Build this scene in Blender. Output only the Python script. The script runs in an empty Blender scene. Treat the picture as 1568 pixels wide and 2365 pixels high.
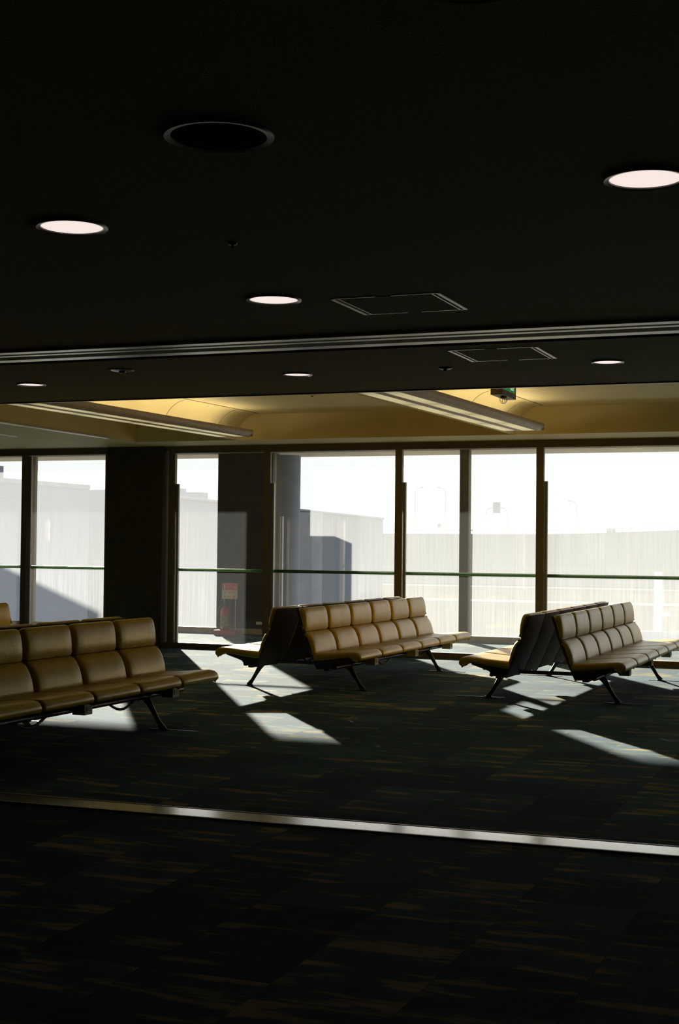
import bpy, bmesh, math, random
from mathutils import Matrix, Vector
random.seed(7)
S = bpy.context.scene
COL = S.collection
PI = math.pi

# ---------------------------------------------------------------- camera, world, sun, exposure
cam_d = bpy.data.cameras.new('camera'); cam = bpy.data.objects.new('camera', cam_d); COL.objects.link(cam)
S.camera = cam
F, CX, CY = 3285.0, 784.0, 1182.5                    # 50 mm on a 24x36 frame, upright
cam_d.sensor_fit = 'VERTICAL'; cam_d.sensor_height = 36.0; cam_d.lens = F / 2365.0 * 36.0
cam_d.clip_start = 0.05; cam_d.clip_end = 2000
def _ray(x, y): return Vector((x - CX, -(y - CY), -F))
_Y = _ray(2070, 1277).normalized(); _X = -_ray(-7556, 1177); _X = (_X - _Y * _X.dot(_Y)).normalized(); _Z = _X.cross(_Y)
cam.matrix_world = Matrix.Translation((0, 0, 1.5)) @ Matrix((_X, _Y, _Z)).to_4x4()

SUN_STRENGTH = 36.0
SUN_DIR = Vector((0.63, -1.0, -0.240)).normalized()
SKY_STRENGTH = 1.25
EXPOSURE = 0.0
sd = bpy.data.lights.new('sun', 'SUN'); sun = bpy.data.objects.new('sun', sd); COL.objects.link(sun)
sd.energy = SUN_STRENGTH; sd.angle = math.radians(0.6); sd.color = (1.0, 0.93, 0.82)
sun.rotation_euler = SUN_DIR.to_track_quat('-Z', 'Y').to_euler(); sun.location = (-20, 30, 12)
w = bpy.data.worlds.new('sky'); S.world = w; w.use_nodes = True
wn = w.node_tree.nodes; wn['Background'].inputs[0].default_value = (0.97, 0.985, 0.985, 1); wn['Background'].inputs[1].default_value = SKY_STRENGTH
S.view_settings.view_transform = 'Standard'; S.view_settings.look = 'None'
S.view_settings.exposure = EXPOSURE; S.view_settings.gamma = 1.0; S.view_settings.use_curve_mapping = False
S.cycles.transparent_max_bounces = 24; S.cycles.max_bounces = 8; S.cycles.diffuse_bounces = 5; S.cycles.glossy_bounces = 3
S.cycles.sample_clamp_indirect = 6.0
S.cycles.caustics_reflective = False; S.cycles.caustics_refractive = False

# ---------------------------------------------------------------- materials
def new_mat(name):
    m = bpy.data.materials.new(name); m.use_nodes = True
    return m, m.node_tree.nodes, m.node_tree.links, m.node_tree.nodes['Principled BSDF']
def mat(name, c, rough=0.6, metal=0.0, var=0.12, scale=8.0, bump=0.0, bscale=200.0, spec=0.5, emit=None, es=0.0):
    m, n, l, p = new_mat(name)
    tc = n.new('ShaderNodeTexCoord'); nz = n.new('ShaderNodeTexNoise'); nz.inputs['Scale'].default_value = scale; nz.inputs['Detail'].default_value = 4
    l.new(tc.outputs['Object'], nz.inputs['Vector'])
    r = n.new('ShaderNodeValToRGB'); r.color_ramp.elements[0].position = 0.3; r.color_ramp.elements[1].position = 0.7
    r.color_ramp.elements[0].color = tuple(x * (1 - var) for x in c) + (1,); r.color_ramp.elements[1].color = tuple(min(1, x * (1 + var)) for x in c) + (1,)
    l.new(nz.outputs['Fac'], r.inputs['Fac']); l.new(r.outputs['Color'], p.inputs['Base Color'])
    p.inputs['Roughness'].default_value = rough; p.inputs['Metallic'].default_value = metal; p.inputs['Specular IOR Level'].default_value = spec
    if bump:
        b = n.new('ShaderNodeBump'); b.inputs['Strength'].default_value = bump; b.inputs['Distance'].default_value = 0.01
        n2 = n.new('ShaderNodeTexNoise'); n2.inputs['Scale'].default_value = bscale; l.new(tc.outputs['Object'], n2.inputs['Vector'])
        l.new(n2.outputs['Fac'], b.inputs['Height']); l.new(b.outputs['Normal'], p.inputs['Normal'])
    if emit:
        p.inputs['Emission Color'].default_value = tuple(emit) + (1,); p.inputs['Emission Strength'].default_value = es
    return m
def mth(n, l, op, a, b=None, c=None):
    x = n.new('ShaderNodeMath'); x.operation = op
    for i, v in enumerate((a, b, c)):
        if v is None: continue
        if isinstance(v, (int, float)): x.inputs[i].default_value = v
        else: l.new(v, x.inputs[i])
    return x.outputs[0]
def carpet_mat():
    m, n, l, p = new_mat('streaked_carpet_tile')
    tc = n.new('ShaderNodeTexCoord'); sep = n.new('ShaderNodeSeparateXYZ'); l.new(tc.outputs['Object'], sep.inputs[0])
    T = 0.5
    tx = mth(n, l, 'FLOOR', mth(n, l, 'DIVIDE', sep.outputs[0], T)); ty = mth(n, l, 'FLOOR', mth(n, l, 'DIVIDE', sep.outputs[1], T))
    cmb = n.new('ShaderNodeCombineXYZ'); l.new(tx, cmb.inputs[0]); l.new(ty, cmb.inputs[1])
    wn_ = n.new('ShaderNodeTexWhiteNoise'); wn_.noise_dimensions = '2D'; l.new(cmb.outputs[0], wn_.inputs['Vector'])
    # streaks run along x, with a fresh offset on every tile
    sc = n.new('ShaderNodeVectorMath'); sc.operation = 'MULTIPLY'; l.new(tc.outputs['Object'], sc.inputs[0]); sc.inputs[1].default_value = (1.9, 8.0, 1)
    off = n.new('ShaderNodeVectorMath'); off.operation = 'SCALE'; l.new(wn_.outputs['Color'], off.inputs[0]); off.inputs[3].default_value = 40.0
    ad = n.new('ShaderNodeVectorMath'); ad.operation = 'ADD'; l.new(sc.outputs[0], ad.inputs[0]); l.new(off.outputs[0], ad.inputs[1])
    nz = n.new('ShaderNodeTexNoise'); nz.inputs['Scale'].default_value = 1.0; nz.inputs['Detail'].default_value = 3; nz.inputs['Roughness'].default_value = 0.6; l.new(ad.outputs[0], nz.inputs['Vector'])
    rp = n.new('ShaderNodeValToRGB'); e = rp.color_ramp.elements
    e[0].position = 0.0; e[0].color = (0.010, 0.036, 0.044, 1)
    e[1].position = 0.46; e[1].color = (0.038, 0.086, 0.106, 1)
    for pos, c in ((0.57, (0.056, 0.094, 0.096, 1)), (0.61, (0.19, 0.165, 0.085, 1)), (0.72, (0.30, 0.25, 0.14, 1))):
        x = e.new(pos); x.color = c
    big = n.new('ShaderNodeTexNoise'); big.inputs['Scale'].default_value = 0.55; big.inputs['Detail'].default_value = 2; l.new(tc.outputs['Object'], big.inputs['Vector'])
    sf = mth(n, l, 'ADD', nz.outputs['Fac'], mth(n, l, 'MULTIPLY', mth(n, l, 'SUBTRACT', big.outputs['Fac'], 0.54), 0.26))
    sf = mth(n, l, 'ADD', sf, mth(n, l, 'MULTIPLY', mth(n, l, 'SUBTRACT', wn_.outputs['Value'], 0.5), 0.08))
    l.new(sf, rp.inputs['Fac'])
    tb = mth(n, l, 'ADD', mth(n, l, 'MULTIPLY', wn_.outputs['Value'], 0.6), 0.65)
    # darker joint lines
    fx = mth(n, l, 'FRACT', mth(n, l, 'DIVIDE', sep.outputs[0], T)); fy = mth(n, l, 'FRACT', mth(n, l, 'DIVIDE', sep.outputs[1], T))
    jl = mth(n, l, 'MULTIPLY', mth(n, l, 'GREATER_THAN', fx, 0.012), mth(n, l, 'GREATER_THAN', fy, 0.012))
    jl = mth(n, l, 'ADD', mth(n, l, 'MULTIPLY', jl, 0.4), 0.6)
    fine = n.new('ShaderNodeTexNoise'); fine.inputs['Scale'].default_value = 260; l.new(tc.outputs['Object'], fine.inputs['Vector'])
    fv = mth(n, l, 'ADD', mth(n, l, 'MULTIPLY', fine.outputs['Fac'], 0.5), 0.75)
    k = mth(n, l, 'MULTIPLY', mth(n, l, 'MULTIPLY', tb, jl), fv)
    mx = n.new('ShaderNodeVectorMath'); mx.operation = 'SCALE'; l.new(rp.outputs['Color'], mx.inputs[0]); l.new(k, mx.inputs[3])
    l.new(mx.outputs[0], p.inputs['Base Color']); p.inputs['Roughness'].default_value = 1.0; p.inputs['Specular IOR Level'].default_value = 0.04
    b = n.new('ShaderNodeBump'); b.inputs['Strength'].default_value = 0.5; b.inputs['Distance'].default_value = 0.006
    l.new(fine.outputs['Fac'], b.inputs['Height']); l.new(b.outputs['Normal'], p.inputs['Normal'])
    return m
def glass_mat(name, base, streak, tint=(0.985, 0.99, 0.985), low_z=2.4):
    """clear glass with a film of dust: vertical streaks where rain and cleaning water ran down"""
    m = bpy.data.materials.new(name); m.use_nodes = True; n = m.node_tree.nodes; l = m.node_tree.links; n.clear()
    out = n.new('ShaderNodeOutputMaterial')
    tc = n.new('ShaderNodeTexCoord'); mp = n.new('ShaderNodeMapping'); mp.inputs['Scale'].default_value = (45, 45, 0.8); l.new(tc.outputs['Object'], mp.inputs[0])
    nz = n.new('ShaderNodeTexNoise'); nz.inputs['Scale'].default_value = 1.0; nz.inputs['Detail'].default_value = 5; nz.inputs['Roughness'].default_value = 0.65; l.new(mp.outputs[0], nz.inputs['Vector'])
    big = n.new('ShaderNodeTexNoise'); big.inputs['Scale'].default_value = 0.8; l.new(tc.outputs['Object'], big.inputs['Vector'])
    sep = n.new('ShaderNodeSeparateXYZ'); l.new(tc.outputs['Object'], sep.inputs[0])
    mr = n.new('ShaderNodeMapRange'); mr.inputs[1].default_value = low_z + 0.4; mr.inputs[2].default_value = 0.8; mr.inputs[3].default_value = 0.15; mr.inputs[4].default_value = 1.0; l.new(sep.outputs[2], mr.inputs[0])
    st = mth(n, l, 'MULTIPLY', mth(n, l, 'SUBTRACT', nz.outputs['Fac'], 0.35), streak)
    st = mth(n, l, 'MULTIPLY', mth(n, l, 'MULTIPLY', st, mr.outputs[0]), mth(n, l, 'ADD', big.outputs['Fac'], 0.4))
    fac = mth(n, l, 'MAXIMUM', mth(n, l, 'ADD', st, base), 0.002)
    tr = n.new('ShaderNodeBsdfTransparent'); tr.inputs[0].default_value = tint + (1,)
    tl = n.new('ShaderNodeBsdfTranslucent'); tl.inputs[0].default_value = (0.84, 0.86, 0.88, 1)
    df = n.new('ShaderNodeBsdfDiffuse'); df.inputs[0].default_value = (0.5, 0.5, 0.48, 1)
    dm = n.new('ShaderNodeMixShader'); dm.inputs[0].default_value = 0.25; l.new(tl.outputs[0], dm.inputs[1]); l.new(df.outputs[0], dm.inputs[2])
    mx = n.new('ShaderNodeMixShader'); l.new(fac, mx.inputs[0]); l.new(tr.outputs[0], mx.inputs[1]); l.new(dm.outputs[0], mx.inputs[2])
    gl = n.new('ShaderNodeBsdfGlossy'); gl.inputs['Roughness'].default_value = 0.02
    fr = n.new('ShaderNodeFresnel'); fr.inputs[0].default_value = 1.3
    m2 = n.new('ShaderNodeMixShader'); l.new(fr.outputs[0], m2.inputs[0]); l.new(mx.outputs[0], m2.inputs[1]); l.new(gl.outputs[0], m2.inputs[2])
    l.new(m2.outputs[0], out.inputs[0])
    return m
def diffuser_mat():
    """prismatic lamp cover, lit from behind by tubes set end to end: dimmer where the tube ends are"""
    m, n, l, p = new_mat('lit_diffuser')
    tc = n.new('ShaderNodeTexCoord'); sep = n.new('ShaderNodeSeparateXYZ'); l.new(tc.outputs['Object'], sep.inputs[0])
    s = mth(n, l, 'ABSOLUTE', mth(n, l, 'SINE', mth(n, l, 'MULTIPLY', sep.outputs[1], PI / 1.15)))
    s = mth(n, l, 'POWER', s, 0.35)
    s = mth(n, l, 'ADD', mth(n, l, 'MULTIPLY', s, 0.34), 0.12)
    p.inputs['Base Color'].default_value = (0.5, 0.45, 0.3, 1); p.inputs['Emission Color'].default_value = (1.0, 0.87, 0.45, 1); l.new(s, p.inputs['Emission Strength'])
    return m
M = dict(
    carpet=carpet_mat(),
    ceil=mat('dark_brown_ceiling_board', (0.36, 0.25, 0.09), 0.9, var=0.15, scale=60, bump=0.25, bscale=120, spec=0.2),
    coffer=mat('cream_painted_ceiling', (0.60, 0.49, 0.24), 0.7, var=0.04, scale=2, spec=0.2),
    corridor=mat('corridor_ceiling_board', (0.50, 0.42, 0.30), 0.9, var=0.08, scale=8, spec=0.2),
    wall=mat('dark_painted_wall', (0.06, 0.055, 0.04), 0.9, spec=0.1),
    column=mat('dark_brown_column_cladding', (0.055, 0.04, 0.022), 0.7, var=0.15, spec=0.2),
    bronze=mat('bronze_anodised_frame', (0.16, 0.11, 0.05), 0.5, 0.3, var=0.1, scale=20),
    greyframe=mat('grey_aluminium_frame', (0.36, 0.33, 0.28), 0.45, 0.5, var=0.1, scale=20),
    sill=mat('cream_painted_sill', (0.55, 0.47, 0.30), 0.6),
    steel=mat('brushed_steel', (0.80, 0.80, 0.81), 0.15, 1.0, var=0.1, scale=40),
    alu=mat('aluminium_trim', (0.75, 0.72, 0.64), 0.35, 0.9, var=0.1, scale=40),
    black=mat('black_recess', (0.012, 0.012, 0.010), 0.9, spec=0.1),
    green=mat('green_painted_rail', (0.05, 0.17, 0.015), 0.35),
    vinyl=mat('mustard_vinyl', (0.39, 0.255, 0.010), 0.38, var=0.10, scale=9, bump=0.12, bscale=70, spec=0.5),
    shell=mat('dark_plastic_shell', (0.07, 0.042, 0.020), 0.6, var=0.08, spec=0.12),
    dark=mat('dark_cast_metal', (0.035, 0.026, 0.016), 0.38, 0.3),
    box=mat('grey_outlet_box', (0.40, 0.35, 0.23), 0.6),
    socket=mat('dark_socket_insert', (0.03, 0.03, 0.025), 0.5),
    lens=mat('lit_downlight_lens', (0.8, 0.8, 0.8), 0.4, emit=(1.0, 0.86, 0.80), es=0.92, var=0.03),
    lens_off=mat('unlit_downlight_reflector', (0.008, 0.008, 0.008), 0.9, spec=0.02),
    ring=mat('dark_downlight_ring', (0.10, 0.095, 0.08), 0.3, 0.4),
    diff=diffuser_mat(),
    tube=mat('fluorescent_tube', (0.9, 0.9, 0.9), 0.4, emit=(1.0, 0.95, 0.80), es=20.0, var=0.02),
    housing=mat('brown_light_housing', (0.30, 0.22, 0.13), 0.5),
    white=mat('white_paint', (0.8, 0.8, 0.78), 0.5, var=0.04),
    red=mat('red_paint', (0.42, 0.03, 0.02), 0.4, var=0.06),
    signred=mat('red_sign_print', (0.80, 0.12, 0.06), 0.5, var=0.05),
    paper=mat('cream_sign_board', (0.85, 0.80, 0.66), 0.6, var=0.05),
    labelg=mat('printed_extinguisher_label', (0.30, 0.26, 0.10), 0.6, var=0.5, scale=30),
    rubber=mat('black_rubber', (0.02, 0.02, 0.02), 0.6),
    exitgreen=mat('lit_green_exit_panel', (0.02, 0.25, 0.06), 0.4, emit=(0.01, 0.18, 0.035), es=0.5),
    exitwhite=mat('lit_white_exit_print', (0.8, 0.9, 0.8), 0.4, emit=(0.6, 0.9, 0.6), es=0.4),
    brownbox=mat('brown_sign_housing', (0.14, 0.09, 0.045), 0.5),
    concrete=mat('weathered_concrete', (0.15, 0.17, 0.21), 0.85, var=0.15, scale=3, bump=0.2, bscale=20),
    palewall=mat('blue_grey_building_cladding', (0.11, 0.135, 0.18), 0.85, var=0.05, scale=0.5),
    galv=mat('galvanised_steel', (0.42, 0.43, 0.44), 0.5, 0.4),
    grass=mat('dry_pale_grass', (0.06, 0.06, 0.05), 0.95, spec=0.0, var=0.15, scale=0.02),
    bank=mat('grass_embankment', (0.13, 0.135, 0.12), 0.95, spec=0.0, var=0.15, scale=0.03),
    road=mat('pale_asphalt', (0.12, 0.12, 0.12), 0.9, spec=0.0, var=0.06, scale=0.1),
    glass_in=glass_mat('inner_glass', 0.006, 0.006, low_z=2.4),
    glass_out=glass_mat('outer_dusty_glass', 0.054, 0.080, low_z=1.9),
)

M['vinyl'].node_tree.nodes['Principled BSDF'].inputs['Specular Tint'].default_value = (1.0, 0.79, 0.34, 1)

# ---------------------------------------------------------------- mesh helpers
def add_box(bm, x0, x1, y0, y1, z0, z1, bev=0.0):
    g = bmesh.ops.create_cube(bm, size=1.0)
    bmesh.ops.scale(bm, vec=(x1 - x0, y1 - y0, z1 - z0), verts=g['verts'])
    bmesh.ops.translate(bm, vec=((x0 + x1) / 2, (y0 + y1) / 2, (z0 + z1) / 2), verts=g['verts'])
    if bev:
        es = list({e for v in g['verts'] for e in v.link_edges})
        bmesh.ops.bevel(bm, geom=es, offset=bev, segments=2, profile=0.5, affect='EDGES')
def box_bm(*a, **k):
    bm = bmesh.new(); add_box(bm, *a, **k); return bm
def add_prism(bm, prof, y0, y1, bev=0.0, seg=3):
    """profile (x,z) swept along y; both end rims can be rounded"""
    a = [bm.verts.new((x, y0, z)) for x, z in prof]; b = [bm.verts.new((x, y1, z)) for x, z in prof]
    n = len(prof); fs = [bm.faces.new(a), bm.faces.new(b[::-1])]
    for i in range(n): fs.append(bm.faces.new((a[i], b[i], b[(i + 1) % n], a[(i + 1) % n])))
    bmesh.ops.recalc_face_normals(bm, faces=fs)
    if bev:
        es = [e for e in fs[0].edges] + [e for e in fs[1].edges]
        bmesh.ops.bevel(bm, geom=es, offset=bev, segments=seg, profile=0.5, affect='EDGES')
def add_tube(bm, pts, rads, seg=12, caps=True):
    pts = [Vector(p) for p in pts]
    if not isinstance(rads, (list, tuple)): rads = [rads] * len(pts)
    rings = []; up = None
    for i, p in enumerate(pts):
        d = (pts[min(i + 1, len(pts) - 1)] - pts[max(i - 1, 0)]).normalized()
        if up is None: up = Vector((0, 0, 1)) if abs(d.z) < 0.9 else Vector((0, 1, 0))
        u = (up - d * up.dot(d)).normalized(); v = d.cross(u); up = u
        rings.append([bm.verts.new(p + (u * math.cos(2 * PI * k / seg) + v * math.sin(2 * PI * k / seg)) * rads[i]) for k in range(seg)])
    for i in range(len(rings) - 1):
        for k in range(seg):
            bm.faces.new((rings[i][k], rings[i][(k + 1) % seg], rings[i + 1][(k + 1) % seg], rings[i + 1][k]))
    if caps: bm.faces.new(rings[0][::-1]); bm.faces.new(rings[-1])
def add_lathe(bm, prof, cx, cy, seg=32):
    """profile of (radius, z)"""
    rings = []
    for r, z in prof:
        if r < 1e-6: rings.append([bm.verts.new((cx, cy, z))])
        else: rings.append([bm.verts.new((cx + r * math.cos(2 * PI * k / seg), cy + r * math.sin(2 * PI * k / seg), z)) for k in range(seg)])
    for a, b in zip(rings, rings[1:]):
        for k in range(seg):
            k2 = (k + 1) % seg
            if len(a) == 1 and len(b) == 1: continue
            if len(a) == 1: bm.faces.new((a[0], b[k], b[k2]))
            elif len(b) == 1: bm.faces.new((a[k], b[0], a[k2]))
            else: bm.faces.new((a[k], b[k], b[k2], a[k2]))
def obj(name, bm, m, parent=None, smooth=False, loc=None):
    me = bpy.data.meshes.new(name); bmesh.ops.recalc_face_normals(bm, faces=bm.faces)
    bm.to_mesh(me); bm.free(); me.materials.append(M[m] if isinstance(m, str) else m)
    if smooth:
        for p in me.polygons: p.use_smooth = True
        try: me.set_sharp_from_angle(angle=math.radians(50))
        except Exception: pass
    o = bpy.data.objects.new(name, me); COL.objects.link(o)
    if parent: o.parent = parent
    if loc: o.location = loc
    return o
def thing(name, label, cat, loc=(0, 0, 0), rotz=0.0, group=None):
    o = bpy.data.objects.new(name, None); COL.objects.link(o); o.empty_display_size = 0.2
    o.location = loc; o.rotation_euler = (0, 0, rotz); return tag(o, label, cat, group)
def tag(o, label, cat, group=None):
    o['label'] = label; o['category'] = cat
    if group: o['group'] = group
    return o
def struct(name, bm, m, label=None, smooth=False):
    o = obj(name, bm, m, smooth=smooth); o['kind'] = 'structure'
    if label: o['label'] = label; 
    return o
def copy_tree(o, parent=None):
    c = o.copy(); COL.objects.link(c)
    if parent: c.parent = parent
    for ch in list(o.children): copy_tree(ch, c)
    return c

# ---------------------------------------------------------------- the setting: hall
XL, XR, YB, YI, YO = -24.0, 10.0, -8.0, 18.65, 22.1
struct('floor', box_bm(XL, XR, YB, YO + 0.25, -0.3, 0.0), 'carpet', 'dark teal carpet tiles with ochre streaks across the whole hall')
struct('wall_left', box_bm(XL - 0.2, XL, YB, YI, 0, 3.4), 'wall')
struct('wall_right', box_bm(XR, XR + 0.2, YB, YI, 0, 3.4), 'wall')
struct('wall_back', box_bm(XL, XR, YB - 0.2, YB, 0, 3.4), 'wall')
SZ0, SZ1 = 6.82, 7.39
struct('ceiling', box_bm(XL, XR, YB, SZ0, 2.6, 3.6), 'ceil', 'low dark brown ceiling over the near half of the hall')
struct('ceiling_band', box_bm(XL, XR, SZ1, 9.38, 2.6, 3.6), 'ceil', 'low dark brown ceiling band beyond the shutter slot')
struct('shutter_slot', box_bm(XL, XR, SZ0, SZ1, 2.78, 2.95), 'black', 'dark slot in the ceiling that holds the shutter')
n_trim = 0
def trim(bm, m, label=None):
    global n_trim
    n_trim += 1
    return struct('trim_%d' % n_trim, bm, m, label)
trim(box_bm(XL, XR, SZ0, SZ0 + 0.07, 2.585, 2.60), 'alu', 'thin metal edge on the near side of the shutter slot')
trim(box_bm(XL, XR, SZ0 + 0.155, SZ0 + 0.20, 2.590, 2.63), 'alu', 'middle metal rail in the shutter slot')
trim(box_bm(XL, XR, SZ0 + 0.32, SZ0 + 0.41, 2.590, 2.63), 'alu', 'broad metal rail in the shutter slot')
trim(box_bm(XL, XR, 9.375, 9.395, 2.592, 2.63), 'ring', 'thin dark edge where the low ceiling ends')
# raised cream ceiling with coves
struct('ceiling_raised', box_bm(-10.05, XR, 9.38, 17.7, 3.31, 3.6), 'coffer', 'raised cream ceiling between the light fixtures')
def side_bm():
    bm = bmesh.new(); add_box(bm, XL, -10.05, 9.38, YI, 2.96, 3.6); add_box(bm, -10.05, XR, 17.7, YI, 2.96, 3.6); return bm
struct('ceiling_border', side_bm(), 'coffer', 'lower cream ceiling border beside the glass wall')
trim(box_bm(-10.07, -10.03, 9.38, 16.95, 2.950, 2.965), 'alu', 'pale metal edge along the left side of the raised ceiling')
COVE_YAW = math.radians(-2.6)
for xs in (-8.46, -4.53):
    R_ = Matrix.Translation((xs, 17.2, 0)) @ Matrix.Rotation(COVE_YAW, 4, 'Z')
    prof = [(-0.10, 3.315), (-0.10, 2.97), (-0.03, 2.97)]
    for k in range(0, 13):
        a = PI - k / 12 * PI / 2
        prof.append((0.37 + 0.40 * math.cos(a), 2.91 + 0.405 * math.sin(a) + (0.06 * (1 - k / 12))))
    bm = bmesh.new(); add_prism(bm, prof, -7.8, 0.49)
    c = obj('ceiling_cove', bm, 'coffer', smooth=True); c['kind'] = 'structure'; c.matrix_world = R_
    bm = bmesh.new(); add_box(bm, 0.366, 0.376, -7.8, 0.35, 3.303, 3.312)
    t = trim(bm, 'housing'); t.matrix_world = R_
    for yy in (-6.6, -4.9, -3.2, -1.45, -0.1):
        bm = bmesh.new(); p0 = prof[3:]
        pr = [(x + 0.003, z - 0.003) for x, z in p0] + [(x, z + 0.004) for x, z in p0[::-1]]
        add_prism(bm, pr, yy, yy + 0.012); t = trim(bm, 'housing'); t.matrix_world = R_
# floor guide strip of the shutter
fs = thing('floor_strip', 'polished steel shutter guide strip crossing the carpet', 'floor strip', (-3.0, 7.185, 0), math.radians(1.6))
obj('side_rail', box_bm(-21, 12.5, -0.125, -0.105, 0.0, 0.008), 'dark', fs)
obj('side_rail', box_bm(-21, 12.5, 0.105, 0.125, 0.0, 0.008), 'dark', fs)
obj('cover_plate', box_bm(-21, 12.5, -0.105, 0.105, 0.0, 0.006), 'steel', fs)

# ---------------------------------------------------------------- inner glass wall
struct('wall_header', box_bm(XL, XR, YI - 0.02, YI + 0.12, 2.90, 2.965), 'bronze')
struct('corridor_ceiling', box_bm(XL, XR, YI + 0.12, 23.3, 3.094, 3.5), 'corridor', 'grey-brown ceiling of the corridor behind the glass')
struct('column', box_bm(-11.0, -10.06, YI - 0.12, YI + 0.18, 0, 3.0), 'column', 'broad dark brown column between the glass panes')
struct('wall_sill', box_bm(XL, XR, YI - 0.02, YI + 0.10, 0.0, 0.075), 'bronze', 'low bronze sill under the inner glass wall')
mull = [-22.6, -20.6, -18.6, -16.6, -14.56, -12.53, -11.05, -9.97, -8.43, -6.43, -4.435, -2.43, -0.43, 1.57, 3.57, 5.57, 7.57, 9.6]
for i in range(len(mull) - 1):
    a, b = mull[i], mull[i + 1]
    if a == -11.05: continue
    bm = bmesh.new(); hw = 0.05
    add_box(bm, a - hw, a + hw, YI, YI + 0.07, 0.075, 2.90)
    add_box(bm, a + hw, b - hw, YI + 0.01, YI + 0.05, 2.86, 2.90)
    if b == -11.05: add_box(bm, b - hw, b + hw, YI, YI + 0.07, 0.075, 2.90)
    wdw = struct('window_%d' % (i + 1), bm, 'bronze')
    obj('glass_pane', box_bm(a + hw, b - hw, YI + 0.030, YI + 0.036, 0.075, 2.87), 'glass_in', wdw)
    bm = bmesh.new(); add_tube(bm, [(a + hw, YI + 0.10, 1.145), (b - hw, YI + 0.10, 1.145)], 0.023)
    obj('handrail', bm, 'green', wdw, smooth=True)['label'] = 'green handrail'
    z1 = 2.85 if abs(a + 12.53) < 0.01 else 2.41
    obj('door_stile', box_bm(a + hw + 0.005, a + hw + 0.045, YI + 0.045, YI + 0.085, 0.075, z1), 'greyframe', wdw)['label'] = 'pale grey stile'

# ---------------------------------------------------------------- outer facade
struct('wall_outer_sill', box_bm(XL, XR, YO - 0.04, YO + 0.12, 0.0, 0.095), 'sill', 'low cream sill under the outer windows')
omull = [-23.5, -18.9, -14.72, None, -6.49, -2.45, 1.55, 5.6, 9.7]
k = len(mull)
def owin(a, b, draw_right=False):
    global k
    k += 1
    bm = bmesh.new(); add_box(bm, a - 0.075, a + 0.075, YO - 0.03, YO + 0.12, 0.095, 3.09)
    if draw_right: pass
    o = struct('window_%d' % k, bm, 'bronze')
    obj('glass_pane', box_bm(a + 0.07, b - 0.07, YO + 0.03, YO + 0.036, 0.095, 3.09), 'glass_out', o)
for a, b in ((-23.5, -18.9), (-18.9, -14.72), (-14.72, -10.83), (-9.94, -6.49), (-6.49, -2.45), (-2.45, 1.55), (1.55, 5.6), (5.6, 9.8)): owin(a, b)
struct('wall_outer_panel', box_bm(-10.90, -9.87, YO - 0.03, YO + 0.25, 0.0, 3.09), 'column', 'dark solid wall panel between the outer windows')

# ---------------------------------------------------------------- outside structure
rc = thing('round_column', 'thick round concrete column outside, right of the dark outer wall panel', 'column', (-10.01, 22.9, -5))
bm = bmesh.new(); add_lathe(bm, [(0, 0), (0.28, 0), (0.28, 8.5), (0, 8.5)], 0, 0, 40); obj('shaft', bm, 'concrete', rc, smooth=True)
bl = box_bm(-10.5, -9.93, 24.0, 24.5, -5, 2.13); tag(obj('concrete_block_wall', bl, 'concrete'), 'grey concrete block pier outside, right of the round column', 'pier')
bm = bmesh.new(); add_tube(bm, [(-9.86, 22.46, -5), (-9.86, 22.46, 2.02)], 0.03); tag(obj('downpipe', bm, 'white', smooth=True), 'thin white vertical pipe on the face of the round column', 'pipe')
struct('ground', box_bm(-900, 700, 36, 1400, -5.3, -5.0), 'grass', 'pale airfield ground beyond the windows')
# terminal wing that throws the slanting shade on the far left window
wg = thing('terminal_wing', 'pale flat-roofed terminal wing outside the far left windows', 'building', (-20.74, 23.4, -5))
obj('wall', box_bm(-9, 0, 0, 10.6, 0, 8.12), 'palewall', wg)
obj('roof_edge', box_bm(-9, 0.02, 0, 10.62, 8.02, 8.14), 'concrete', wg)
ru = thing('rooftop_unit', 'pale boxy unit raised above the roof of the terminal wing', 'rooftop unit', (-23.2, 33.2, 3.14))
obj('cabinet', box_bm(-0.55, 0.0, -0.3, 0.3, 0.15, 0.52), 'concrete', ru)
obj('leg', box_bm(-0.5, -0.42, -0.05, 0.05, 0.0, 0.15), 'galv', ru); obj('leg', box_bm(-0.14, -0.06, -0.05, 0.05, 0.0, 0.15), 'galv', ru)
tb = thing('terminal_building', 'long pale terminal building running away behind the dusty glass', 'building', (0, 0, 0))
bm = bmesh.new(); P = [(-21.4, 36.0), (-26.1, 73.2), (-34, 73.2), (-34, 36.0)]
lo = [bm.verts.new((x, y, -5)) for x, y in P]; hi = [bm.verts.new((x, y, 3.1)) for x, y in P]
bm.faces.new(lo[::-1]); bm.faces.new(hi)
for i in range(4): bm.faces.new((lo[i], lo[(i + 1) % 4], hi[(i + 1) % 4], hi[i]))
obj('wall', bm, 'palewall', tb)
bm = bmesh.new(); add_tube(bm, [(-21.38, 36.0, 3.08), (-26.08, 73.2, 3.08)], 0.06, 6); obj('gutter', bm, 'concrete', tb)
for (x, y, z, w_, h_, lab) in ((-30.9, 60, 3.45, 1.1, 0.55, 'wide pale roof unit on the terminal building, left of the dark panel'),
                               (-31.8, 60, 3.45, 0.6, 0.75, 'narrow pale roof unit beside the window frame, on the terminal building')):
    r_ = thing('rooftop_unit', lab, 'rooftop unit', (x, y, 3.105))
    obj('cabinet', box_bm(-w_ / 2, w_ / 2, -0.4, 0.4, 0.35, 0.35 + h_), 'concrete', r_)
    obj('leg', box_bm(-0.12, 0.12, -0.12, 0.12, 0.0, 0.35), 'galv', r_)
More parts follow.
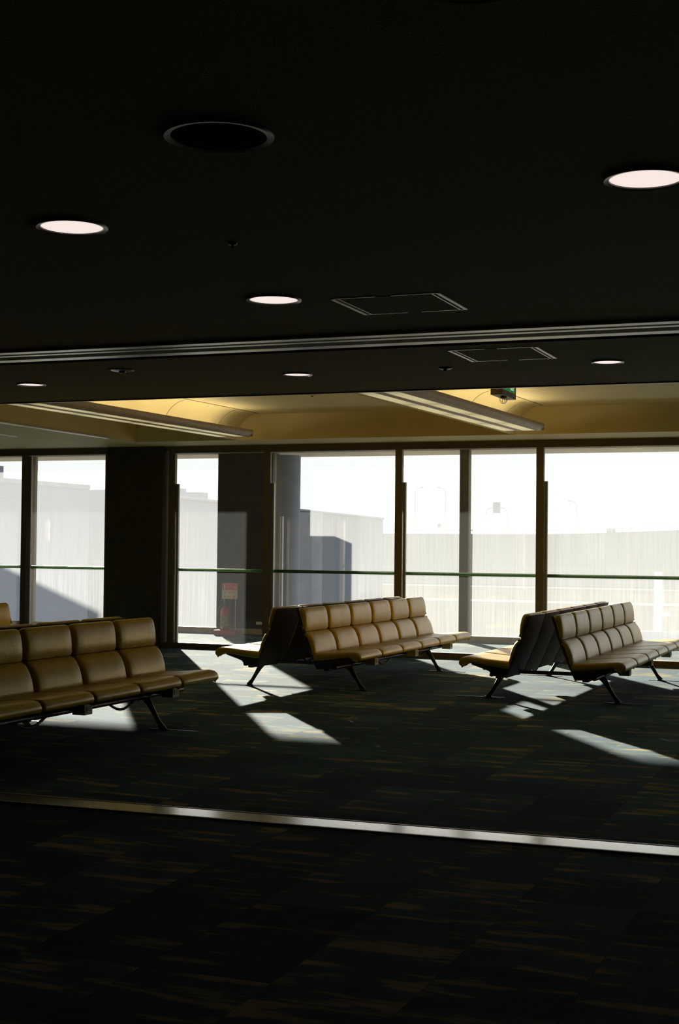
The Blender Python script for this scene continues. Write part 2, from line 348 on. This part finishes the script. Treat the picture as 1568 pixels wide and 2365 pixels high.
# elevated road
def road_z(x):
    pts = [(-200, 4.3), (-98, 4.42), (-67, 4.5), (-59, 4.65), (-51.5, 4.95), (-39, 5.45), (-20, 6.3), (60, 9.5)]
    for (x0, z0), (x1, z1) in zip(pts, pts[1:]):
        if x <= x1: return z0 + (z1 - z0) * (x - x0) / (x1 - x0)
    return pts[-1][1]
bm = bmesh.new(); xs = [-200, -98, -67, -59, -51.5, -39, -20, 60]; rows = []
for x in xs:
    z = road_z(x); rows.append([bm.verts.new(v) for v in ((x, 250, -5.0), (x, 279, z), (x, 296, z), (x, 320, -5.0))])
for a, b in zip(rows, rows[1:]):
    for j in range(3): bm.faces.new((a[j], a[j + 1], b[j + 1], b[j]))
    bm.faces.new((a[3], a[0], b[0], b[3]))
bm.faces.new(rows[0]); bm.faces.new(rows[-1][::-1])
struct('road_embankment', bm, 'bank', 'grassy embankment carrying a raised road across the horizon')
struct('service_road', box_bm(-160, 60, 168, 176, -5.0, -4.96), 'road', 'pale service road across the field')
struct('apron_road', box_bm(-160, 60, 232, 246, -5.0, -4.96), 'road', 'pale road at the foot of the embankment')
gr = thing('guard_rail', 'thin guard rail with posts along the raised road on the right', 'guard rail', (0, 279.5, 0))
bm = bmesh.new(); add_tube(bm, [(x, 0, road_z(x) + 0.75) for x in (-100, -67, -59, -51.5, -39, -20)], 0.09, 6); obj('rail', bm, 'galv', gr)
bm = bmesh.new(); add_tube(bm, [(x, 0, road_z(x) + 0.4) for x in (-62, -59, -51.5, -39, -20)], 0.05, 6); obj('rail', bm, 'galv', gr)
x = -60.0
while x < -34:
    bm = bmesh.new(); add_tube(bm, [(x, 0, road_z(x) - 0.05), (x, 0, road_z(x) + 0.8)], 0.07, 6); obj('post', bm, 'galv', gr); x += 2.0
gf = thing('sign_frame', 'low open frame of thin posts on the raised road at the right edge', 'frame', (0, 281, 0))
for x in (-43.0, -41.3, -39.6, -37.9):
    bm = bmesh.new(); add_tube(bm, [(x, 0, road_z(x)), (x, 0, 7.0)], 0.09, 6); obj('post', bm, 'galv', gf)
bm = bmesh.new(); add_tube(bm, [(-44.8, 0, 6.0), (-43.0, 0, 7.0), (-37.9, 0, 7.1)], 0.05, 6); obj('top_rail', bm, 'galv', gf)
tag(obj('roadside_cabinet', box_bm(-53.2, -51.6, 280.2, 281.4, 4.85, 5.60), 'concrete'), 'small pale cabinet beside the guard rail on the raised road', 'cabinet')
def street_lamp(x, ztop, arm, lab):
    z0 = road_z(x); t = thing('street_lamp', lab, 'street lamp', (x, 284, z0), 0, 'street lamps on the raised road')
    s = 1 if arm > 0 else -1; H = ztop - z0
    bm = bmesh.new(); pts = [(0, 0, 0), (0, 0, H - 1.0), (s * .15, 0, H - .5), (s * .5, 0, H - .15), (arm, 0, H)]
    add_tube(bm, pts, [.16, .13, .12, .10, .09], 8); obj('pole', bm, 'galv', t, smooth=True)
    obj('lamp_head', box_bm(arm - .3, arm + .35, -.12, .12, H - .06, H + .08), 'concrete', t)
street_lamp(-94.2, 14.2, 1.6, 'far curved street lamp with its arm pointing right')
street_lamp(-87.5, 14.1, -1.6, 'curved street lamp right of the round traffic sign, arm pointing left')
street_lamp(-60.0, 11.3, -1.5, 'short curved street lamp right of the road gantry, arm pointing left')
t = thing('road_sign_gantry', 'arched road gantry carrying one square sign', 'gantry', (-76.0, 282, 4.5))
for s in (-1, 1):
    bm = bmesh.new(); add_tube(bm, [(s * 2.3, 0, 0), (s * 2.3, 0, 3.9), (s * 2.15, 0, 4.7), (s * 1.75, 0, 5.2), (s * 1.2, 0, 5.4), (s * 0.7, 0, 5.4)], .14, 8); obj('post', bm, 'galv', t, smooth=True)
obj('sign_board', box_bm(-.78, .78, -.1, .05, 4.25, 6.5), 'concrete', t)
t = thing('traffic_sign', 'small round traffic sign on a thin post between two street lamps', 'traffic sign', (-88.2, 282, 4.4))
bm = bmesh.new(); add_tube(bm, [(0, 0, 0), (0, 0, 2.2)], .06, 6); obj('post', bm, 'galv', t)
bm = bmesh.new(); add_tube(bm, [(0, -.1, 1.8), (0, 0.0, 1.8)], .42, 16); obj('disc', bm, 'concrete', t)
# low wall and service post close outside on the right
tag(obj('low_wall', box_bm(-8.2, 2, 39.0, 39.3, -5.0, -0.70), 'palewall'), 'low pale wall outside, behind the right-hand bench', 'wall')
sp = thing('service_post', 'grey post with a small side lamp standing behind the low wall', 'post', (-6.15, 40.0, -5))
obj('shaft', box_bm(-0.1, 0.1, -0.1, 0.1, 0, 5.9), 'galv', sp); obj('lamp', box_bm(0.1, 0.34, -0.06, 0.06, 4.68, 4.78), 'galv', sp)

# ---------------------------------------------------------------- downlights
def downlight(x, y, r, lab, lit=True, parts=[]):
    t = thing('downlight', lab, 'downlight', (x, y, 2.6), 0, 'round downlights in the low ceiling')
    R1 = r * 1.17
    bm = bmesh.new(); add_lathe(bm, [(r, 0.002), (r * 1.01, -0.006), (R1 * 0.98, -0.009), (R1, -0.004), (R1, 0.0)], 0, 0, 48); obj('trim_ring', bm, 'ring' if lit else 'dark', t, smooth=True)
    bm = bmesh.new(); add_lathe(bm, [(r, -0.002), (r * .7, -0.0035), (r * .3, -0.0045), (0, -0.005)], 0, 0, 48); obj('lens', bm, 'lens' if lit else 'lens_off', t, smooth=True)
    return t
downlight(-2.655, 4.215, .107, 'large lit downlight, leftmost of the near row, in darkest ceiling')
downlight(-0.69, 4.215, .107, 'large lit downlight at the right edge of the photo, high in the dark ceiling')
downlight(-2.58, 5.76, .107, 'lit downlight left of the nearer square access hatch')
downlight(-3.555, 8.32, .082, 'small lit downlight beyond the shutter slot, middle one of its row')
downlight(-5.545, 8.32, .085, 'small lit downlight beyond the shutter slot, leftmost of its row')
downlight(-1.57, 8.28, .082, 'small lit downlight right of the farther square access hatch')
downlight(-1.69, 3.40, .128, 'large unlit downlight with only its rim glinting', lit=False)
downlight(-0.757, 2.60, .11, 'lit downlight cut off by the top edge of the photo')

# ---------------------------------------------------------------- access hatches, detectors
def hatch(x0, x1, y0, y1, z, lab):
    t = thing('access_hatch', lab, 'access hatch', ((x0 + x1) / 2, (y0 + y1) / 2, z)); a, b = (x1 - x0) / 2, (y1 - y0) / 2
    bm = bmesh.new(); e = 0.018
    for sx in (-1, 1):
        add_box(bm, sx * a - e / 2 if sx > 0 else -a - e / 2, sx * a + e / 2 if sx > 0 else -a + e / 2, -b, b, -0.004, 0.0)
        add_box(bm, sx * (a - 0.028) - 0.004, sx * (a - 0.028) + 0.004, -b, b, -0.003, 0.0)
    for sy in (-1, 1):
        for (u0, u1) in ((-a, -0.04), (0.03, a)): add_box(bm, u0, u1, sy * b - 0.005, sy * b + 0.005, -0.003, 0.0)
    obj('frame', bm, 'alu', t)
    obj('panel', box_bm(-a + .034, a - .034, -b + .008, b - .008, -0.002, 0.0), 'ceil' if z < 2.9 else 'coffer', t)
hatch(-2.33, -1.84, 5.83, 6.27, 2.6, 'square ceiling access hatch on the near side of the shutter slot')
hatch(-2.315, -1.825, 7.555, 8.04, 2.6, 'square ceiling access hatch beyond the shutter slot')
hatch(-11.65, -11.15, 15.9, 16.4, 2.96, 'ceiling access hatch at the far left edge, beside the raised ceiling')
hatch(-6.2, -5.6, 20.2, 20.8, 3.094, 'ceiling access hatch in the corridor behind the glass')
def detector(x, y, z, r, lab, m='alu'):
    t = thing('ceiling_detector', lab, 'detector', (x, y, z))
    bm = bmesh.new(); add_lathe(bm, [(r, 0), (r, -.005), (r * .8, -.009), (0, -.010)], 0, 0, 24); obj('base', bm, m, t, smooth=True)
    bm = bmesh.new(); add_lathe(bm, [(r * .3, -.008), (r * .28, -.018), (r * .2, -.022), (0, -.023)], 0, 0, 16); obj('sensor', bm, 'ring', t, smooth=True)
detector(-4.53, 7.80, 2.6, .075, 'round ceiling detector in the low ceiling band, above the left bench', 'ring')
detector(-2.56, 8.28, 2.6, .042, 'small sprinkler-like detector left of the farther access hatch', 'ring')
detector(-6.5, 15.66, 3.31, .055, 'small detector on the raised cream ceiling', 'coffer')
detector(-2.24, 4.63, 2.6, .018, 'tiny dark detector on the near dark ceiling', 'ring')

# ---------------------------------------------------------------- cove light fixtures
def light_fixture(xs, lab):
    t = thing('cove_light', lab, 'ceiling light', (xs, 17.2, 2.96), COVE_YAW, 'long twin-strip lights on the raised ceiling')
    Y0, Y1 = -7.75, -0.08
    obj('divider', box_bm(0.165, 0.245, Y0, Y1, -0.005, 0.02), 'housing', t)
    obj('diffuser_strip', box_bm(0.0, 0.165, Y0, Y1, 0.0, 0.02), 'diff', t)['label'] = 'left glowing strip'
    obj('diffuser_strip', box_bm(0.245, 0.41, Y0, Y1 + .03, 0.0, 0.02), 'diff', t)['label'] = 'right glowing strip'
    bm = bmesh.new()
    prof = [(0.41, -0.004), (0.44, -0.010), (0.475, 0.0), (0.50, 0.025), (0.51, 0.055), (0.508, 0.082), (0.500, 0.082), (0.498, 0.055), (0.485, 0.030), (0.41, 0.012)]
    add_prism(bm, prof, Y0, Y1 + .03); add_box(bm, 0.41, 0.505, Y1 + .02, Y1 + .04, 0.0, 0.07)
    obj('housing', bm, 'housing', t, smooth=True)
    bm = bmesh.new(); yy = Y0 + .3
    add_tube(bm, [(0.40, Y0 + .1, 0.06), (0.40, Y1 - .15, 0.06)], 0.014, 8)
    obj('fluorescent_tube', bm, 'tube', t)
light_fixture(-8.46, 'long twin-strip ceiling light on the left, above the dark column')
light_fixture(-4.53, 'long twin-strip ceiling light on the right, beside the exit sign')

# ---------------------------------------------------------------- exit sign
t = thing('exit_sign', 'brown box exit sign with a green panel hanging below the raised ceiling', 'exit sign', (-3.65, 13.77, 3.01))
obj('housing', box_bm(-0.06, 0.06, -0.27, 0.27, 0.0, 0.26, bev=.004), 'brownbox', t)
obj('green_panel', box_bm(0.058, 0.064, -0.21, 0.21, 0.055, 0.225), 'exitgreen', t)['label'] = 'green lit panel'
bm = bmesh.new()
add_box(bm, 0.063, 0.067, 0.04, 0.15, 0.075, 0.21)
obj('doorway_print', bm, 'exitwhite', t)
bm = bmesh.new()
add_tube(bm, [(0.066, -0.03, 0.19), (0.068, -0.03, 0.19)], 0.013, 12)
for p, q in (((-0.03, .175), (-0.01, .13)), ((-0.01, .13), (0.02, .10)), ((0.02, .10), (0.03, .075)), ((-0.01, .13), (-0.05, .11)), ((-0.05, .11), (-0.08, .12)), ((-0.03, .165), (0.01, .15)), ((-0.03, .165), (-0.06, .15))):
    add_tube(bm, [(0.066, p[0], p[1]), (0.066, q[0], q[1])], 0.006, 6)
obj('running_figure_print', bm, 'exitwhite', t)
for s in (-.18, .18):
    bm = bmesh.new(); add_tube(bm, [(0, s, 0.26), (0, s, 0.30)], 0.012, 8); obj('hanger', bm, 'dark', t)
t = thing('guarded_lamp', 'small emergency lamp with wire guard under the exit sign', 'lamp', (-3.62, 13.66, 3.01))
bm = bmesh.new(); add_lathe(bm, [(.03, 0), (.03, -.02), (.02, -.025), (0, -.026)], 0, 0, 16); obj('base', bm, 'dark', t)
bm = bmesh.new()
for k_ in range(6):
    a = k_ * PI / 3; add_tube(bm, [(.035 * math.cos(a), .035 * math.sin(a), 0), (.045 * math.cos(a), .045 * math.sin(a), -.035), (.02 * math.cos(a), .02 * math.sin(a), -.07), (0, 0, -.075)], .0025, 5)
obj('wire_guard', bm, 'alu', t)

# ---------------------------------------------------------------- fire extinguisher and its sign
t = thing('fire_extinguisher', 'red fire extinguisher with black hose standing in the corridor', 'fire extinguisher', (-10.54, 21.66, 0.085))
bm = bmesh.new(); add_lathe(bm, [(0, 0), (.07, 0), (.075, .01), (.075, .30), (.066, .345), (.035, .385), (.02, .40), (0, .40)], 0, 0, 28); obj('cylinder', bm, 'red', t, smooth=True)
bm = bmesh.new(); add_lathe(bm, [(.0765, .06), (.0765, .25)], 0, 0, 28); obj('label', bm, 'labelg', t, smooth=True)
bm = bmesh.new(); add_box(bm, -.045, .0, -.079, -.0755, .02, .065); obj('tag', bm, 'white', t)['label'] = 'white tag'
bm = bmesh.new(); add_lathe(bm, [(.018, .39), (.018, .43), (0, .43)], 0, 0, 12); add_box(bm, -.012, .06, -.008, .008, .43, .445); add_box(bm, -.012, .075, -.008, .008, .46, .472); obj('valve', bm, 'dark', t)
bm = bmesh.new(); add_tube(bm, [(-.015, 0, .42), (-.06, 0, .425), (-.10, -.01, .36), (-.11, -.02, .25), (-.095, -.03, .12), (-.085, -.03, .03)], .011, 8); obj('hose', bm, 'rubber', t, smooth=True)
tag(obj('extinguisher_base', box_bm(-10.69, -10.30, 21.55, 21.80, 0.0, 0.085, bev=.006), 'red'), 'red block base under the fire extinguisher', 'base')
t = thing('fire_extinguisher_sign', 'red and white extinguisher sign on two thin posts behind the extinguisher', 'sign', (-10.495, 21.76, 0.085))
for s in (-.105, .105):
    bm = bmesh.new(); add_tube(bm, [(s, 0, 0), (s, 0, .78)], .006, 8); obj('post', bm, 'white', t)
obj('board', box_bm(-.145, .145, -.012, -.007, .52, .785), 'paper', t)
obj('red_band', box_bm(-.139, .139, -.015, -.012, .67, .779), 'signred', t)
bm = bmesh.new(); add_lathe(bm, [(0, .685), (.014, .685), (.014, .745), (.006, .755), (.006, .768), (0, .768)], -.098, -.0155, 12)
for v in bm.verts: v.co.y = -.0155 + (v.co.y + .0155) * .2
obj('extinguisher_pictogram', bm, 'white', t)
try:
    cu = bpy.data.curves.new('lettering', 'FONT'); cu.body = '消火器'; cu.size = .062; cu.extrude = .0008
    to = bpy.data.objects.new('lettering', cu); COL.objects.link(to); dg = bpy.context.evaluated_depsgraph_get()
    me = bpy.data.meshes.new_from_object(to.evaluated_get(dg)); bpy.data.objects.remove(to)
    lo_ = bpy.data.objects.new('lettering', me); COL.objects.link(lo_); me.materials.clear(); me.materials.append(M['white'])
    lo_.parent = t; lo_.rotation_euler = (PI / 2, 0, 0); lo_.location = (-.062, -.0165, .70)
except Exception as ex: print('lettering failed', ex)
for (a, b, c, d) in ((-.11, -.085, .545, .575), (-.03, -.022, .545, .57), (.0, .02, .55, .565), (.07, .095, .535, .575)): obj('instruction_print', box_bm(a, b, -.0135, -.012, c, d), 'signred', t)
bm = bmesh.new()
for q in range(3): add_box(bm, -.12 + q * .085, -.12 + q * .085 + .065, -.0135, -.012, .635, .642); add_box(bm, -.12 + q * .085, -.12 + q * .085 + .05, -.0135, -.012, .615, .622)
obj('instruction_lines', bm, 'signred', t)
tag(obj('wall_plate', box_bm(-10.13, -9.90, 22.03, 22.07, 0.17, 0.22), 'white'), 'short white bar low on the dark outer wall panel', 'plate')

# ---------------------------------------------------------------- benches
PITCH, N = 0.675, 6
UP = [(.114, .845), (.122, .862), (.145, .871), (.165, .870), (.183, .856), (.198, .820), (.210, .765), (.216, .710), (.214, .660), (.207, .634), (.190, .630), (.180, .640), (.155, .720), (.129, .800)]
LO = [(.184, .628), (.207, .628), (.235, .612), (.262, .585), (.287, .540), (.306, .485), (.317, .430), (.320, .395), (.308, .372), (.278, .400), (.2385, .490), (.205, .570)]
SH = [(.100, .856), (.116, .858), (.205, .582), (.281, .402), (.350, .250), (.335, .247), (.265, .400), (.190, .580)]
SE = [(.292, .400), (.320, .409), (.400, .413), (.530, .423), (.660, .435), (.735, .440), (.780, .433), (.806, .414), (.819, .388), (.818, .366), (.806, .353), (.790, .352), (.772, .366), (.740, .375), (.690, .375), (.500, .352), (.310, .332), (.292, .345)]
PAN = [(.300, .336), (.500, .352), (.690, .374), (.640, .352), (.515, .305), (.480, .262), (.355, .250), (.330, .258)]
def mir(pr, s): return pr if s > 0 else [(-x, z) for x, z in pr[::-1]]
def bulge(bm, y0, y1, amt, prof_c):
    yc, hy = (y0 + y1) / 2, (y1 - y0) / 2
    for v in bm.verts:
        k_ = max(0.0, 1 - ((v.co.y - yc) / hy) ** 4); d = Vector((v.co.x - prof_c[0], 0, v.co.z - prof_c[1]))
        if d.length > 1e-4: v.co += d.normalized() * amt * (k_ - 1)
def sweep(pr, y0, y1, bev, nseg, amt=0.0):
    """cushion: closed profile swept along y with rounded ends and a slight pillow"""
    bm = bmesh.new(); cx_ = sum(p[0] for p in pr) / len(pr); cz_ = sum(p[1] for p in pr) / len(pr)
    st = [(y0, bev), (y0 + bev * .1, bev * .56), (y0 + bev * .3, bev * .28), (y0 + bev * .6, bev * .08), (y0 + bev, 0)]
    mid = [(y0 + bev + (y1 - y0 - 2 * bev) * i / nseg, 0) for i in range(1, nseg)]
    st = st + mid + [(y1 + y0 - y, d) for y, d in st[::-1]]
    rings = []
    for y, d in st:
        r = []
        for i, (x, z) in enumerate(pr):
            px, pz = pr[i - 1]; nx, nz = pr[(i + 1) % len(pr)]
            tx, tz = nx - px, nz - pz; L = math.hypot(tx, tz); ox, oz = -tz / L, tx / L
            if (cx_ - x) * ox + (cz_ - z) * oz < 0: ox, oz = -ox, -oz
            q = min(d, 0.035)
            r.append(bm.verts.new((x + ox * q, y, z + oz * q)))
        rings.append(r)
    n_ = len(pr)
    for a, b in zip(rings, rings[1:]):
        for i in range(n_): bm.faces.new((a[i], b[i], b[(i + 1) % n_], a[(i + 1) % n_]))
    bm.faces.new(rings[0]); bm.faces.new(rings[-1][::-1])
    return bm
def curve_leg(s, y):
    bm = bmesh.new()
    add_tube(bm, [(s * .43, y, .265), (s * .475, y, .258), (s * .505, y, .235), (s * .535, y, .195), (s * .575, y, .13), (s * .615, y, .065), (s * .643, y, .028), (s * .655, y, .006)],
             [.034, .034, .032, .027, .021, .019, .025, .034], 12)
    add_tube(bm, [(s * .655, y, 0.0), (s * .655, y, .012)], .040, 16)
    return bm
def make_bench():
    t = thing('airport_bench', '', 'bench')
    L = PITCH * N
    LY = (0.53, 3.20)
    for s in (1, -1):
        for i in range(N):
            y0, y1 = i * PITCH + .010, (i + 1) * PITCH - .010
            b = obj('backrest', sweep(mir(SH, s), y0 + .004, y1 - .004, .006, 1), 'shell', t, smooth=True)
            obj('upper_cushion', sweep(mir(UP, s), y0, y1, .050, 6), 'vinyl', b, smooth=True)
            obj('lower_cushion', sweep(mir(LO, s), y0, y1, .050, 6), 'vinyl', b, smooth=True)
            c = obj('seat', sweep(mir(SE, s), y0, y1, .024, 6), 'vinyl', t, smooth=True)
            obj('seat_pan', sweep(mir(PAN, s), y0 + .02, y1 - .02, .01, 1), 'dark', c)
        bm = bmesh.new(); xs = sorted((s * .395, s * .455)); add_box(bm, xs[0], xs[1], .06, L - .06, .235, .285, bev=.008); obj('beam', bm, 'dark', t)
        bm = bmesh.new(); add_tube(bm, [(s * .505, .10, .268), (s * .505, L - .10, .268)], .022, 10); obj('front_tube', bm, 'dark', t, smooth=True)
        for y in LY:
            obj('leg', curve_leg(s, y), 'dark', t, smooth=True)
            bm = bmesh.new(); xs = sorted((s * .33, s * .60)); pr = [(s * .33, .24), (s * .33, .30), (s * .62, .345), (s * .64, .335), (s * .50, .25), (s * .44, .225)]
            add_prism(bm, pr, y - .02, y + .02); obj('bracket', bm, 'dark', t)
            a, b_ = (s * .50, s * .84) if s > 0 else (-.99, -.49)
            a, b_ = sorted((a, b_)); obj('floor_plate', box_bm(a if s < 0 else .52, b_ if s < 0 else .98, y - .012, y + .012, 0.0, .005), 'dark', t)
        for i in (1, 3, 5):
            y = i * PITCH + .02; xs = sorted((s * .64, s * .745))
            ob = obj('outlet_box', box_bm(xs[0], xs[1], y - .055, y + .055, .262, .352, bev=.004), 'box', t)
            xs = sorted((s * .744, s * .749)); obj('socket', box_bm(xs[0], xs[1], y - .03, y + .03, .285, .325), 'socket', ob)
            bm = bmesh.new(); add_tube(bm, [(s * .66, y, .30), (s * .55, y, .29), (s * .47, y, .275)], .012, 8); obj('bracket_arm', bm, 'dark', ob)
        for y in (1.75, 3.05):
            bm = bmesh.new(); pts = [(s * .46, y - .30 + q * .06, .25 - .062 * math.sin(min(1, max(0, (q - 1) / 7)) * PI)) for q in range(10)]
            add_tube(bm, pts, .011, 8); obj('cable', bm, 'rubber', t, smooth=True)
    for y in LY:
        obj('crossbar', box_bm(-.42, .42, y - .02, y + .02, .252, .288, bev=.005), 'dark', t)
    return t
b0 = make_bench()
spots = [(-5.845, 13.45, 'mustard back-to-back bench in the middle, whole length in view'),
         (-3.185, 13.45, 'mustard back-to-back bench on the right, its open end showing the grey shells'),
         (-6.215, 6.96, 'mustard back-to-back bench in the left foreground, largest of all'),
         (-9.00, 8.85, 'mustard bench at the far left edge, only a back top showing')]
for i, (x, y, lab) in enumerate(spots):
    o = b0 if i == 0 else copy_tree(b0)
    o.location = (x, y, 0); o['label'] = lab; o['group'] = 'back-to-back waiting benches'
    if i == 2:                                         # the foreground bench carries its legs nearer its far end
        for ch in o.children:
            if ch.name.split('.')[0] in ('leg', 'bracket', 'floor_plate', 'crossbar'): ch.location.y += 0.14
